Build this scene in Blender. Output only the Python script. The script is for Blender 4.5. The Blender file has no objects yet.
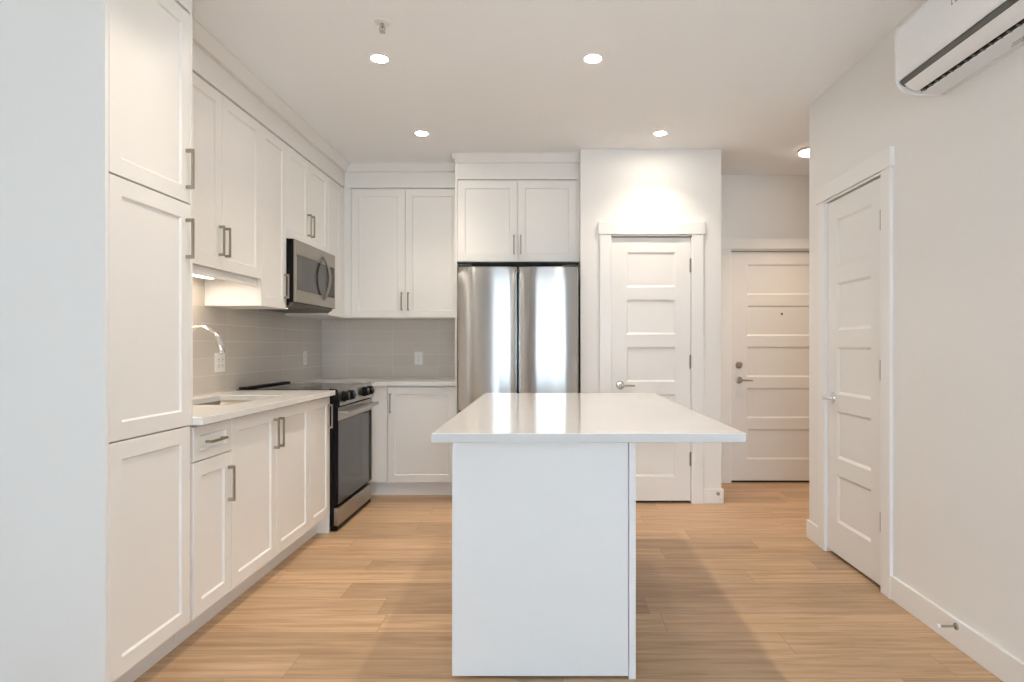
import bpy, bmesh, math, random
from mathutils import Vector, Matrix

random.seed(7)
S = bpy.context.scene
COL = S.collection
PI = math.pi

# ------------------------------------------------------------------ camera
# floor z = 0, camera looks along +Y, X to the right, metres
cam_d = bpy.data.cameras.new('camera')
cam_d.sensor_width = 36.0
cam_d.lens = 620.0 / 1024.0 * 36.0
cam_d.shift_x = -35.5 / 1024.0
cam_d.shift_y = 5.5 / 1024.0
cam_d.clip_start = 0.05
cam = bpy.data.objects.new('camera', cam_d)
cam.location = (0, 0, 1.196)
cam.rotation_euler = (PI / 2, 0, 0)
COL.objects.link(cam)
S.camera = cam

# ------------------------------------------------------------------ world and exposure
W = bpy.data.worlds.new('overcast_sky')
S.world = W
W.use_nodes = True
bg = W.node_tree.nodes['Background']
# cool overcast sky above the horizon, added pale glow below it to brighten the ceiling
wt = W.node_tree
wtc = wt.nodes.new('ShaderNodeTexCoord'); wsp = wt.nodes.new('ShaderNodeSeparateXYZ'); wmr = wt.nodes.new('ShaderNodeMapRange')
wmr.inputs['From Min'].default_value = -0.02; wmr.inputs['From Max'].default_value = 0.02
wmx = wt.nodes.new('ShaderNodeMix'); wmx.data_type = 'RGBA'
wmx.inputs['A'].default_value = (0.76, 0.86, 0.94, 1); wmx.inputs['B'].default_value = (0.69, 0.85, 0.99, 1)
wt.links.new(wtc.outputs['Generated'], wsp.inputs[0]); wt.links.new(wsp.outputs['Z'], wmr.inputs['Value'])
wt.links.new(wmr.outputs['Result'], wmx.inputs['Factor']); wt.links.new(wmx.outputs['Result'], bg.inputs['Color'])
bg.inputs['Strength'].default_value = 7.6
S.view_settings.view_transform = 'Standard'
S.view_settings.look = 'None'
S.view_settings.gamma = 1.0
S.view_settings.use_curve_mapping = False
S.view_settings.exposure = 0.50

WARM = (1.0, 0.86, 0.70)
POT_W = 3.2            # watts of each recessed light
HALL_W = 5.0
STRIP_W = 2.2

# window portal: guides sky samples through the glazing behind the camera
pl = bpy.data.lights.new('window_portal', 'AREA')
pl.shape = 'RECTANGLE'; pl.size = 2.5; pl.size_y = 1.75
pl.cycles.is_portal = True
po = bpy.data.objects.new('window_portal', pl)
po.location = (0.35, -2.33, 1.255)
po.rotation_euler = (PI / 2, 0, PI)       # faces +Y, into the room
COL.objects.link(po)

# ------------------------------------------------------------------ helpers
MATS = {}

def new_mat(name):
    m = bpy.data.materials.new(name); m.use_nodes = True
    MATS[name] = m
    nt = m.node_tree
    return m, nt, nt.nodes['Principled BSDF']

def paint(name, col, rough=0.5, bump=0.0, scale=400.0, metal=0.0, var=0.012, spec=0.5, coat=0.0):
    m, nt, p = new_mat(name)
    tc = nt.nodes.new('ShaderNodeTexCoord')
    no = nt.nodes.new('ShaderNodeTexNoise'); no.inputs['Scale'].default_value = scale
    nt.links.new(tc.outputs['Object'], no.inputs['Vector'])
    mx = nt.nodes.new('ShaderNodeMix'); mx.data_type = 'RGBA'
    mx.inputs['A'].default_value = tuple(c * (1 - var) for c in col) + (1,)
    mx.inputs['B'].default_value = tuple(min(1, c * (1 + var)) for c in col) + (1,)
    nt.links.new(no.outputs['Fac'], mx.inputs['Factor'])
    nt.links.new(mx.outputs['Result'], p.inputs['Base Color'])
    p.inputs['Roughness'].default_value = rough
    p.inputs['Metallic'].default_value = metal
    p.inputs['Specular IOR Level'].default_value = spec
    p.inputs['Coat Weight'].default_value = coat
    if bump > 0:
        b = nt.nodes.new('ShaderNodeBump'); b.inputs['Strength'].default_value = bump
        b.inputs['Distance'].default_value = 0.001
        nt.links.new(no.outputs['Fac'], b.inputs['Height'])
        nt.links.new(b.outputs['Normal'], p.inputs['Normal'])
    return m

def emitter(name, col, strength):
    m, nt, p = new_mat(name)
    p.inputs['Base Color'].default_value = (0.9, 0.9, 0.9, 1)
    p.inputs['Emission Color'].default_value = col + (1,)
    p.inputs['Emission Strength'].default_value = strength
    return m

wall_m = paint('wall_paint', (0.87, 0.86, 0.845), 0.75, 0.12, 350, spec=0.3)
ceil_m = paint('ceiling_paint', (0.93, 0.945, 0.96), 0.85, 0.2, 300, spec=0.2)
trim_m = paint('trim_paint', (0.88, 0.875, 0.865), 0.38)
cab_m = paint('cabinet_lacquer', (0.86, 0.845, 0.82), 0.36)
gable_m = cab_m
door_m = paint('door_paint', (0.85, 0.84, 0.825), 0.4)
nickel_m = paint('brushed_nickel', (0.38, 0.34, 0.29), 0.32, metal=1.0, scale=900, var=0.08)
chrome_m = paint('chrome', (0.80, 0.80, 0.80), 0.09, metal=1.0, var=0.0)
satin_m = paint('satin_nickel_lever', (0.50, 0.48, 0.45), 0.24, metal=1.0, var=0.04)
hinge_m = paint('dark_nickel_hinge', (0.22, 0.21, 0.20), 0.4, metal=0.6)
black_m = paint('black_enamel', (0.005, 0.005, 0.006), 0.45, var=0.1, spec=0.15)
blackplastic_m = paint('black_plastic', (0.02, 0.02, 0.022), 0.4, var=0.1)
darkgrey_m = paint('grey_louvre_plastic', (0.13, 0.13, 0.125), 0.5, var=0.05)
rubber_m = paint('black_rubber', (0.02, 0.02, 0.02), 0.8)
plate_m = paint('white_plate_plastic', (0.88, 0.87, 0.85), 0.3)
ac_m = paint('ac_white_plastic', (0.88, 0.89, 0.90), 0.3)
acunder_m = paint('ac_light_grey_plastic', (0.80, 0.81, 0.82), 0.4)
print_m = paint('grey_print', (0.22, 0.23, 0.24), 0.5)
island_m = paint('island_panel_lacquer', (0.83, 0.83, 0.825), 0.36)
whiterub_m = paint('white_rubber', (0.85, 0.85, 0.83), 0.6)

def steel(name, col, rough, aniso, axis):
    """brushed stainless: fine streaks along one object axis plus an anisotropic highlight"""
    m, nt, p = new_mat(name)
    tc = nt.nodes.new('ShaderNodeTexCoord')
    mp = nt.nodes.new('ShaderNodeMapping')
    mp.inputs['Scale'].default_value = {'X': (3, 900, 900), 'Y': (900, 3, 900), 'Z': (900, 900, 3)}[axis]
    no = nt.nodes.new('ShaderNodeTexNoise'); no.inputs['Scale'].default_value = 1.0
    nt.links.new(tc.outputs['Object'], mp.inputs['Vector'])
    nt.links.new(mp.outputs['Vector'], no.inputs['Vector'])
    mr = nt.nodes.new('ShaderNodeMapRange')
    mr.inputs['To Min'].default_value = rough * 0.9; mr.inputs['To Max'].default_value = rough * 1.12
    nt.links.new(no.outputs['Fac'], mr.inputs['Value'])
    nt.links.new(mr.outputs['Result'], p.inputs['Roughness'])
    p.inputs['Base Color'].default_value = col + (1,)
    p.inputs['Metallic'].default_value = 1.0
    p.inputs['Anisotropic'].default_value = aniso
    p.inputs['Anisotropic Rotation'].default_value = 0.25
    tg = nt.nodes.new('ShaderNodeTangent'); tg.direction_type = 'RADIAL'; tg.axis = 'Z'
    nt.links.new(tg.outputs['Tangent'], p.inputs['Tangent'])
    return m

fridge_m = steel('fridge_stainless', (0.50, 0.50, 0.495), 0.24, 1.0, 'X')
steel_m = steel('appliance_stainless', (0.43, 0.41, 0.38), 0.28, 0.6, 'Y')
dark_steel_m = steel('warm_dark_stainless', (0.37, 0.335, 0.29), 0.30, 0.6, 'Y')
sink_m = paint('sink_stainless', (0.33, 0.30, 0.27), 0.42, metal=1.0, var=0.05)

# quartz
def quartz(name, col, rough):
    m, nt, p = new_mat(name)
    tc = nt.nodes.new('ShaderNodeTexCoord')
    n1 = nt.nodes.new('ShaderNodeTexNoise'); n1.inputs['Scale'].default_value = 700; n1.inputs['Detail'].default_value = 2
    n2 = nt.nodes.new('ShaderNodeTexNoise'); n2.inputs['Scale'].default_value = 6; n2.inputs['Detail'].default_value = 5
    nt.links.new(tc.outputs['Object'], n1.inputs['Vector']); nt.links.new(tc.outputs['Object'], n2.inputs['Vector'])
    ad = nt.nodes.new('ShaderNodeMath'); ad.operation = 'ADD'
    nt.links.new(n1.outputs['Fac'], ad.inputs[0]); nt.links.new(n2.outputs['Fac'], ad.inputs[1])
    mr = nt.nodes.new('ShaderNodeMapRange'); mr.inputs['From Min'].default_value = 0.7; mr.inputs['From Max'].default_value = 1.3
    nt.links.new(ad.outputs[0], mr.inputs['Value'])
    mx = nt.nodes.new('ShaderNodeMix'); mx.data_type = 'RGBA'
    mx.inputs['A'].default_value = tuple(c * 0.96 for c in col) + (1,)
    mx.inputs['B'].default_value = col + (1,)
    nt.links.new(mr.outputs['Result'], mx.inputs['Factor'])
    nt.links.new(mx.outputs['Result'], p.inputs['Base Color'])
    p.inputs['Roughness'].default_value = rough
    p.inputs['IOR'].default_value = 1.56
    return m
quartz_m = quartz('white_quartz', (0.71, 0.705, 0.70), 0.035)
counter_m = quartz('white_quartz_counter', (0.80, 0.79, 0.775), 0.12)

def glassy(name, col, rough=0.04):
    m = paint(name, col, rough, var=0.0); return m
cooktop_m = glassy('black_glass', (0.012, 0.012, 0.013), 0.05)
oven_glass_m = glassy('oven_door_glass', (0.045, 0.048, 0.052), 0.06)
micro_glass_m = glassy('microwave_window_glass', (0.05, 0.045, 0.04), 0.08)

# window glass
gm, nt, p = new_mat('window_glass')
nt.nodes.remove(p)
out = nt.nodes['Material Output']
mixs = nt.nodes.new('ShaderNodeMixShader'); tr = nt.nodes.new('ShaderNodeBsdfTransparent'); gl = nt.nodes.new('ShaderNodeBsdfGlossy')
gl.inputs['Roughness'].default_value = 0.0
fr = nt.nodes.new('ShaderNodeFresnel'); fr.inputs['IOR'].default_value = 1.45
nt.links.new(fr.outputs[0], mixs.inputs[0]); nt.links.new(tr.outputs[0], mixs.inputs[1]); nt.links.new(gl.outputs[0], mixs.inputs[2])
nt.links.new(mixs.outputs[0], out.inputs['Surface'])

# floor planks: 0.18 m wide, 1.22 m long, running along X
fm, nt, p = new_mat('oak_vinyl_plank')
N = nt.nodes; L = nt.links
def mth(op, a, b=None, c=None):
    n = N.new('ShaderNodeMath'); n.operation = op
    for i, v in enumerate((a, b, c)):
        if v is None: continue
        if isinstance(v, (int, float)): n.inputs[i].default_value = v
        else: L.new(v, n.inputs[i])
    return n.outputs[0]
tc = N.new('ShaderNodeTexCoord'); sp = N.new('ShaderNodeSeparateXYZ'); L.new(tc.outputs['Object'], sp.inputs[0])
PW, PLEN = 0.18, 1.22
ry = mth('DIVIDE', mth('ADD', sp.outputs['Y'], 9.0 - 2.414 + 0.0), PW)   # 9.0 = 50 planks
row = mth('FLOOR', ry)
fy = mth('FRACT', ry)
wn = N.new('ShaderNodeTexWhiteNoise'); wn.noise_dimensions = '1D'; L.new(row, wn.inputs['W'])
rx = mth('ADD', mth('DIVIDE', mth('ADD', sp.outputs['X'], 20.0), PLEN), wn.outputs['Value'])
colx = mth('FLOOR', rx); fx = mth('FRACT', rx)
cb = N.new('ShaderNodeCombineXYZ'); L.new(row, cb.inputs[0]); L.new(colx, cb.inputs[1])
wn2 = N.new('ShaderNodeTexWhiteNoise'); wn2.noise_dimensions = '3D'; L.new(cb.outputs[0], wn2.inputs['Vector'])
# grain coordinates, shifted per plank
gx = mth('ADD', mth('MULTIPLY', sp.outputs['X'], 1.6), mth('MULTIPLY', wn2.outputs['Value'], 37.0))
gy = mth('ADD', mth('MULTIPLY', sp.outputs['Y'], 26.0), mth('MULTIPLY', wn2.outputs['Value'], 91.0))
gc = N.new('ShaderNodeCombineXYZ'); L.new(gx, gc.inputs[0]); L.new(gy, gc.inputs[1])
g1 = N.new('ShaderNodeTexNoise'); g1.inputs['Scale'].default_value = 1.0; g1.inputs['Detail'].default_value = 6; g1.inputs['Roughness'].default_value = 0.62; g1.inputs['Distortion'].default_value = 0.6
L.new(gc.outputs[0], g1.inputs['Vector'])
gc2 = N.new('ShaderNodeCombineXYZ'); L.new(mth('MULTIPLY', gx, 4.0), gc2.inputs[0]); L.new(mth('MULTIPLY', gy, 7.0), gc2.inputs[1])
g2 = N.new('ShaderNodeTexNoise'); g2.inputs['Scale'].default_value = 1.0; g2.inputs['Detail'].default_value = 3
L.new(gc2.outputs[0], g2.inputs['Vector'])
grain = mth('ADD', mth('MULTIPLY', g1.outputs['Fac'], 0.75), mth('MULTIPLY', g2.outputs['Fac'], 0.25))
ramp = N.new('ShaderNodeValToRGB')
e = ramp.color_ramp.elements
e[0].position = 0.35; e[0].color = (0.365, 0.225, 0.125, 1)
e[1].position = 0.65; e[1].color = (0.62, 0.43, 0.275, 1)
m2 = e.new(0.5); m2.color = (0.505, 0.335, 0.20, 1)
L.new(grain, ramp.inputs['Fac'])
tone = mth('ADD', mth('MULTIPLY', wn2.outputs['Value'], 0.42), 0.76)
hs = N.new('ShaderNodeHueSaturation'); L.new(ramp.outputs['Color'], hs.inputs['Color']); L.new(tone, hs.inputs['Value'])
hs.inputs['Saturation'].default_value = 1.02
# seams
ey = mth('MINIMUM', fy, mth('SUBTRACT', 1.0, fy)); ex = mth('MINIMUM', fx, mth('SUBTRACT', 1.0, fx))
sy = mth('LESS_THAN', mth('MULTIPLY', ey, PW), 0.0012); sx = mth('LESS_THAN', mth('MULTIPLY', ex, PLEN), 0.0012)
seam = mth('MAXIMUM', sy, sx)
mx = N.new('ShaderNodeMix'); mx.data_type = 'RGBA'; L.new(mth('MULTIPLY', seam, 0.55), mx.inputs['Factor'])
L.new(hs.outputs['Color'], mx.inputs['A']); mx.inputs['B'].default_value = (0.16, 0.09, 0.05, 1)
L.new(mx.outputs['Result'], p.inputs['Base Color'])
L.new(mth('ADD', mth('MULTIPLY', grain, 0.2), 0.34), p.inputs['Roughness'])
bp = N.new('ShaderNodeBump'); bp.inputs['Strength'].default_value = 0.25; bp.inputs['Distance'].default_value = 0.0012
L.new(mth('SUBTRACT', grain, mth('MULTIPLY', seam, 1.2)), bp.inputs['Height']); L.new(bp.outputs['Normal'], p.inputs['Normal'])
floor_m = fm

# backsplash tile: 0.40 x 0.103 stack bond, u = along wall, v = height
def tile_mat(name, axis, u0):
    m, nt, p = new_mat(name)
    N = nt.nodes; L = nt.links
    def mt(op, a, b=None):
        n = N.new('ShaderNodeMath'); n.operation = op
        for i, v in enumerate((a, b)):
            if v is None: continue
            if isinstance(v, (int, float)): n.inputs[i].default_value = v
            else: L.new(v, n.inputs[i])
        return n.outputs[0]
    tc = N.new('ShaderNodeTexCoord'); sp = N.new('ShaderNodeSeparateXYZ'); L.new(tc.outputs['Object'], sp.inputs[0])
    u = mt('DIVIDE', mt('ADD', sp.outputs[axis], 10.0 * 0.405 - u0), 0.405)
    v = mt('DIVIDE', mt('SUBTRACT', sp.outputs['Z'], 0.915 - 1.03 + 0.004), 0.103)
    fu = mt('FRACT', u); fv = mt('FRACT', v)
    eu = mt('MULTIPLY', mt('MINIMUM', fu, mt('SUBTRACT', 1.0, fu)), 0.405)
    ev = mt('MULTIPLY', mt('MINIMUM', fv, mt('SUBTRACT', 1.0, fv)), 0.103)
    ed = mt('MINIMUM', eu, ev)
    g = mt('LESS_THAN', ed, 0.0016)
    cb = N.new('ShaderNodeCombineXYZ'); L.new(mt('FLOOR', u), cb.inputs[0]); L.new(mt('FLOOR', v), cb.inputs[1])
    wn = N.new('ShaderNodeTexWhiteNoise'); L.new(cb.outputs[0], wn.inputs['Vector'])
    a = N.new('ShaderNodeMix'); a.data_type = 'RGBA'; L.new(wn.outputs['Value'], a.inputs['Factor'])
    a.inputs['A'].default_value = (0.63, 0.58, 0.52, 1); a.inputs['B'].default_value = (0.66, 0.61, 0.55, 1)
    b = N.new('ShaderNodeMix'); b.data_type = 'RGBA'; L.new(g, b.inputs['Factor'])
    L.new(a.outputs['Result'], b.inputs['A']); b.inputs['B'].default_value = (0.72, 0.67, 0.61, 1)
    L.new(b.outputs['Result'], p.inputs['Base Color'])
    L.new(mt('ADD', mt('MULTIPLY', g, 0.4), 0.22), p.inputs['Roughness'])
    bp = N.new('ShaderNodeBump'); bp.inputs['Strength'].default_value = 0.5; bp.inputs['Distance'].default_value = 0.001
    L.new(mt('MINIMUM', mt('DIVIDE', ed, 0.003), 1.0), bp.inputs['Height']); L.new(bp.outputs['Normal'], p.inputs['Normal'])
    return m
tile_left_m = tile_mat('grey_tile_left', 'Y', 5.52)
tile_back_m = tile_mat('grey_tile_back', 'X', -1.375)

# ------------------------------------------------------------------ mesh building
class Fr:
    """local frame: u across, v up (world Z), n outward"""
    def __init__(s, o, u, n): s.o = Vector(o); s.u = Vector(u); s.n = Vector(n)
    def p(s, u, v, n): return s.o + s.u * u + Vector((0, 0, v)) + s.n * n
WORLD = None

class MB:
    def __init__(s): s.bm = bmesh.new()
    def box(s, a, b, bev=0.0, fr=None, seg=1):
        lo = [min(a[i], b[i]) for i in range(3)]; hi = [max(a[i], b[i]) for i in range(3)]
        t = bmesh.new()
        vs = []
        for z in (lo[2], hi[2]):
            for y in (lo[1], hi[1]):
                for x in (lo[0], hi[0]):
                    vs.append(t.verts.new((x, y, z)))
        for f in ((0, 2, 3, 1), (4, 5, 7, 6), (0, 1, 5, 4), (2, 6, 7, 3), (0, 4, 6, 2), (1, 3, 7, 5)):
            t.faces.new([vs[i] for i in f])
        if bev > 0:
            bmesh.ops.bevel(t, geom=list(t.edges), offset=min(bev, 0.45 * min(hi[i] - lo[i] for i in range(3))), segments=seg, profile=0.5, affect='EDGES')
        if fr: # box given as (u, v, n)
            for v in t.verts: v.co = fr.p(v.co.x, v.co.y, v.co.z)
        s._merge(t); return s
    def _merge(s, t, mat=None):
        me = bpy.data.meshes.new('tmp'); t.to_mesh(me); t.free()
        if mat: me.transform(mat)
        s.bm.from_mesh(me); bpy.data.meshes.remove(me)
    def cyl(s, c, r, h, axis='Z', r2=None, seg=32, bev=0.0):
        t = bmesh.new()
        bmesh.ops.create_cone(t, cap_ends=True, segments=seg, radius1=r, radius2=r if r2 is None else r2, depth=h)
        if bev > 0:
            ed = [e for e in t.edges if abs(e.verts[0].co.z - e.verts[1].co.z) < 1e-6]
            bmesh.ops.bevel(t, geom=ed, offset=bev, segments=2, profile=0.5, affect='EDGES')
        R = {'Z': Matrix(), 'X': Matrix.Rotation(PI / 2, 4, 'Y'), 'Y': Matrix.Rotation(-PI / 2, 4, 'X')}[axis]
        s._merge(t, Matrix.Translation(Vector(c)) @ R); return s
    def ball(s, c, r, sc=(1, 1, 1)):
        t = bmesh.new(); bmesh.ops.create_uvsphere(t, u_segments=24, v_segments=14, radius=r)
        s._merge(t, Matrix.Translation(Vector(c)) @ Matrix.Diagonal((*sc, 1))); return s
    def lathe(s, c, prof, seg=40, axis='Z'):
        """prof: list of (r, h)"""
        t = bmesh.new(); rings = []
        for r, h in prof:
            rings.append([t.verts.new((r * math.cos(2 * PI * k / seg), r * math.sin(2 * PI * k / seg), h)) for k in range(seg)] if r > 1e-6 else [t.verts.new((0, 0, h))])
        for A, B in zip(rings, rings[1:]):
            for k in range(seg):
                k2 = (k + 1) % seg
                if len(A) == 1 and len(B) == 1: continue
                if len(A) == 1: t.faces.new((A[0], B[k], B[k2]))
                elif len(B) == 1: t.faces.new((A[k], A[k2], B[0]))
                else: t.faces.new((A[k], A[k2], B[k2], B[k]))
        R = {'Z': Matrix(), 'X': Matrix.Rotation(PI / 2, 4, 'Y'), 'Y': Matrix.Rotation(-PI / 2, 4, 'X')}[axis]
        s._merge(t, Matrix.Translation(Vector(c)) @ R); return s
    def tube(s, pts, rad, seg=16, caps=True):
        """tube through points; rad a number or a list; parallel transport frames"""
        pts = [Vector(p) for p in pts]; n = len(pts)
        if isinstance(rad, (int, float)): rad = [rad] * n
        t = bmesh.new(); rings = []
        tan = [(pts[min(i + 1, n - 1)] - pts[max(i - 1, 0)]).normalized() for i in range(n)]
        ref = Vector((0, 0, 1)) if abs(tan[0].z) < 0.9 else Vector((1, 0, 0))
        nrm = (ref - tan[0] * ref.dot(tan[0])).normalized()
        for i in range(n):
            nrm = (nrm - tan[i] * nrm.dot(tan[i])).normalized(); bi = tan[i].cross(nrm)
            rings.append([t.verts.new(pts[i] + (nrm * math.cos(2 * PI * k / seg) + bi * math.sin(2 * PI * k / seg)) * rad[i]) for k in range(seg)])
        for A, B in zip(rings, rings[1:]):
            for k in range(seg): t.faces.new((A[k], A[(k + 1) % seg], B[(k + 1) % seg], B[k]))
        if caps: t.faces.new(rings[0]); t.faces.new(rings[-1])
        s._merge(t); return s
    def extrude(s, prof, a, b, axis='Y', bevel=0):
        """closed 2-D profile extruded between a and b along an axis. prof in the other two coordinates (X,Z for Y; Y,Z for X; X,Y for Z)"""
        t = bmesh.new()
        def P(q, d):
            if axis == 'Y': return (q[0], d, q[1])
            if axis == 'X': return (d, q[0], q[1])
            return (q[0], q[1], d)
        A = [t.verts.new(P(q, a)) for q in prof]; B = [t.verts.new(P(q, b)) for q in prof]
        t.faces.new(A); t.faces.new(B[::-1]); n = len(prof)
        for i in range(n): t.faces.new((A[i], A[(i + 1) % n], B[(i + 1) % n], B[i]))
        s._merge(t); return s
    def panelled(s, fr, w, h, t, panels, step=0.008, depth=0.008, edge=0.0015):
        """slab w x h x t (local u,v,n: face at n = t) with rectangular recesses [(u0,v0,u1,v1)] in its face"""
        us = sorted({edge, w - edge} | {q for P in panels for q in (P[0], P[2])})
        vs = sorted({edge, h - edge} | {q for P in panels for q in (P[1], P[3])})
        b = bmesh.new(); V = {}
        def v(u, vv, n):
            k = (round(u, 5), round(vv, 5), round(n, 5))
            if k not in V: V[k] = b.verts.new(fr.p(u, vv, n))
            return V[k]
        for i in range(len(us) - 1):
            for j in range(len(vs) - 1):
                uc = (us[i] + us[i + 1]) / 2; vc = (vs[j] + vs[j + 1]) / 2
                if any(P[0] < uc < P[2] and P[1] < vc < P[3] for P in panels): continue
                b.faces.new((v(us[i], vs[j], t), v(us[i + 1], vs[j], t), v(us[i + 1], vs[j + 1], t), v(us[i], vs[j + 1], t)))
        for (u0, v0, u1, v1) in panels:
            o = [(u0, v0), (u1, v0), (u1, v1), (u0, v1)]
            q = [(u0 + step, v0 + step), (u1 - step, v0 + step), (u1 - step, v1 - step), (u0 + step, v1 - step)]
            # ring edges must use grid vertices: only corners plus any grid points between
            def along(a, c):
                if a[0] == c[0]:
                    m = [(a[0], y) for y in vs if min(a[1], c[1]) <= y <= max(a[1], c[1])]; m.sort(key=lambda z: z[1], reverse=a[1] > c[1])
                else:
                    m = [(x, a[1]) for x in us if min(a[0], c[0]) <= x <= max(a[0], c[0])]; m.sort(key=lambda z: z[0], reverse=a[0] > c[0])
                return m
            for k in range(4):
                m = along(o[k], o[(k + 1) % 4])
                b.faces.new([v(*z, t) for z in m] + [v(*q[(k + 1) % 4], t - depth), v(*q[k], t - depth)])
            b.faces.new([v(*z, t - depth) for z in q])
        # bevelled rim, sides and back
        def loop(a, c, n):
            m = [(x, a) for x in ([0] + us[1:-1] + [w] if n < t else us)]
            return m
        R0 = [(u, vs[0]) for u in us] + [(us[-1], y) for y in vs[1:]] + [(u, vs[-1]) for u in us[::-1][1:]] + [(us[0], y) for y in vs[::-1][1:-1]]
        def outq(z):
            u = 0 if z[0] == us[0] else (w if z[0] == us[-1] else z[0]); y = 0 if z[1] == vs[0] else (h if z[1] == vs[-1] else z[1])
            return (u, y)
        R1 = [outq(z) for z in R0]; n = len(R0)
        for i in range(n):
            j = (i + 1) % n
            b.faces.new((v(*R0[i], t), v(*R0[j], t), v(*R1[j], t - edge), v(*R1[i], t - edge)))
            b.faces.new((v(*R1[i], t - edge), v(*R1[j], t - edge), v(*R1[j], 0), v(*R1[i], 0)))
        b.faces.new([v(*z, 0) for z in R1])
        s._merge(b); return s
    def build(s, name, mat, parent=None, smooth=False, origin=None):
        bmesh.ops.recalc_face_normals(s.bm, faces=list(s.bm.faces))
        me = bpy.data.meshes.new(name); s.bm.to_mesh(me); s.bm.free()
        me.materials.append(mat)
        o = bpy.data.objects.new(name, me); COL.objects.link(o)
        if smooth:
            me.polygons.foreach_set('use_smooth', [True] * len(me.polygons))
            m = o.modifiers.new('edge_split', 'EDGE_SPLIT'); m.split_angle = math.radians(32)
        if origin is not None:
            me.transform(Matrix.Translation(-Vector(origin))); o.location = origin
        if parent is not None:
            o.parent = parent
            o.matrix_parent_inverse = Matrix.Translation(-world_loc(parent))
        return o

def world_loc(o):
    v = Vector(o.location)
    p = o
    # every parent inverse only cancels the parent's own position, so local location = world location
    return v

def thing(name, label, cat, loc, group=None):
    o = bpy.data.objects.new(name, None); o.empty_display_size = 0.05; COL.objects.link(o)
    o.location = loc; o['label'] = label; o['category'] = cat
    if group: o['group'] = group
    return o

def tag(o, label, cat, group=None):
    o['label'] = label; o['category'] = cat
    if group: o['group'] = group
    return o

def struct(o, label=None, cat=None):
    o['kind'] = 'structure'
    if label: o['label'] = label
    if cat: o['category'] = cat
    return o

# ------------------------------------------------------------------ dimensions
H = 2.70
XL, XR = -2.02, 1.637
YB, YP, YE = 5.52, 4.725, 5.44          # kitchen back wall, pantry wall face, entry wall
YR = -2.2                               # wall behind the camera
XH = 3.30                               # hall right side
YC = 3.876                              # end of right wall (hall corner)
FL = -0.0

# ------------------------------------------------------------------ room shell
struct(MB().box((XL - 0.1, YR - 0.1, -0.05), (XH + 0.1, YB + 0.1, 0)).build('floor', floor_m), 'light oak plank floor with planks running left to right', 'floor')
struct(MB().box((XL - 0.1, YR - 0.1, H), (XH + 0.1, YB + 0.1, H + 0.05)).build('ceiling', ceil_m), 'flat off-white ceiling with recessed lights', 'ceiling')
struct(MB().box((XL - 0.1, YR - 0.1, 0), (XL, YB + 0.1, H)).build('wall_left', wall_m), 'left wall behind the cabinets', 'wall')
struct(MB().box((XL, YB, 0), (0.30, YB + 0.1, H)).build('wall_back', wall_m), 'kitchen back wall behind the cabinets and refrigerator', 'wall')

def wall_x(mb, x0, x1, y0, y1, ox0, ox1, oh, h0=0):
    """wall running along X with one opening"""
    mb.box((x0, y0, 0), (ox0, y1, H)); mb.box((ox1, y0, 0), (x1, y1, H)); mb.box((ox0, y0, oh), (ox1, y1, H))
    if h0: mb.box((ox0, y0, 0), (ox1, y1, h0))
    return mb
mb = MB(); wall_x(mb, 0.2515, 1.325, YP, YP + 0.1, 0.480, 1.102, 2.045)
mb.box((0.2515, YP + 0.1, 0), (0.30, YB, H)); mb.box((0.30, YP + 0.30, 0), (1.225, YP + 0.34, H)); mb.box((1.225, YP + 0.1, 0), (1.325, YE, H))  # middle box: unseen slab added so no light leaks under the pantry door
struct(mb.build('wall_pantry', wall_m), 'off-white wall around the pantry door', 'wall')
mb = MB(); wall_x(mb, 1.225, XH, YE, YE + 0.1, 1.602, 2.526, 2.045)
mb.box((1.55, YE + 0.1, 0), (2.58, YE + 0.14, 2.1))  # unseen backing slab, added to block outside light around the front door
struct(mb.build('wall_entry', wall_m), 'far entry wall around the front door', 'wall')
mb = MB()
D0, D1 = 3.015, 3.631
mb.box((XR, YR, 0), (XR + 0.1, D0, H)); mb.box((XR, D1, 0), (XR + 0.1, YC, H)); mb.box((XR, D0, 2.045), (XR + 0.1, D1, H))
mb.box((XR + 0.1, YC - 0.1, 0), (XH, YC, H)); mb.box((XR + 0.1, D0 - 0.05, 0), (XR + 0.14, D1 + 0.05, 2.1))  # last box: unseen slab added to keep sky light out of the closet doorway
struct(mb.build('wall_right', wall_m), 'long off-white right wall with the closet door and air conditioner', 'wall')
struct(MB().box((XH, YC - 0.1, 0), (XH + 0.1, YB + 0.1, H)).build('wall_hall', wall_m), 'right end wall of the entry hall', 'wall')
mb = MB(); wall_x(mb, XL - 0.1, XR + 0.1, YR - 0.12, YR, -0.9, 1.6, 2.13, 0.38)
struct(mb.build('wall_rear', wall_m), 'wall with the big window behind the viewer', 'wall')
# window behind the camera
w = struct(thing('window_1', 'large glazed opening behind the viewer', 'window', (0.35, YR - 0.06, 0.38)))
mb = MB()
for (x0, x1) in ((-0.9, -0.84), (1.54, 1.6), (-0.06, 0.0), (0.76, 0.82)): mb.box((x0, YR - 0.09, 0.38), (x1, YR - 0.03, 2.13), 0.004)
mb.box((-0.84, YR - 0.09, 0.38), (1.54, YR - 0.03, 0.44), 0.004); mb.box((-0.84, YR - 0.09, 2.07), (1.54, YR - 0.03, 2.13), 0.004)
mb.build('window_frame', trim_m, w)
for x0, x1 in ((-0.84, -0.06), (0.0, 0.76), (0.82, 1.54)):
    MB().box((x0, YR - 0.063, 0.44), (x1, YR - 0.057, 2.07)).build('pane', gm, w)

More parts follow.
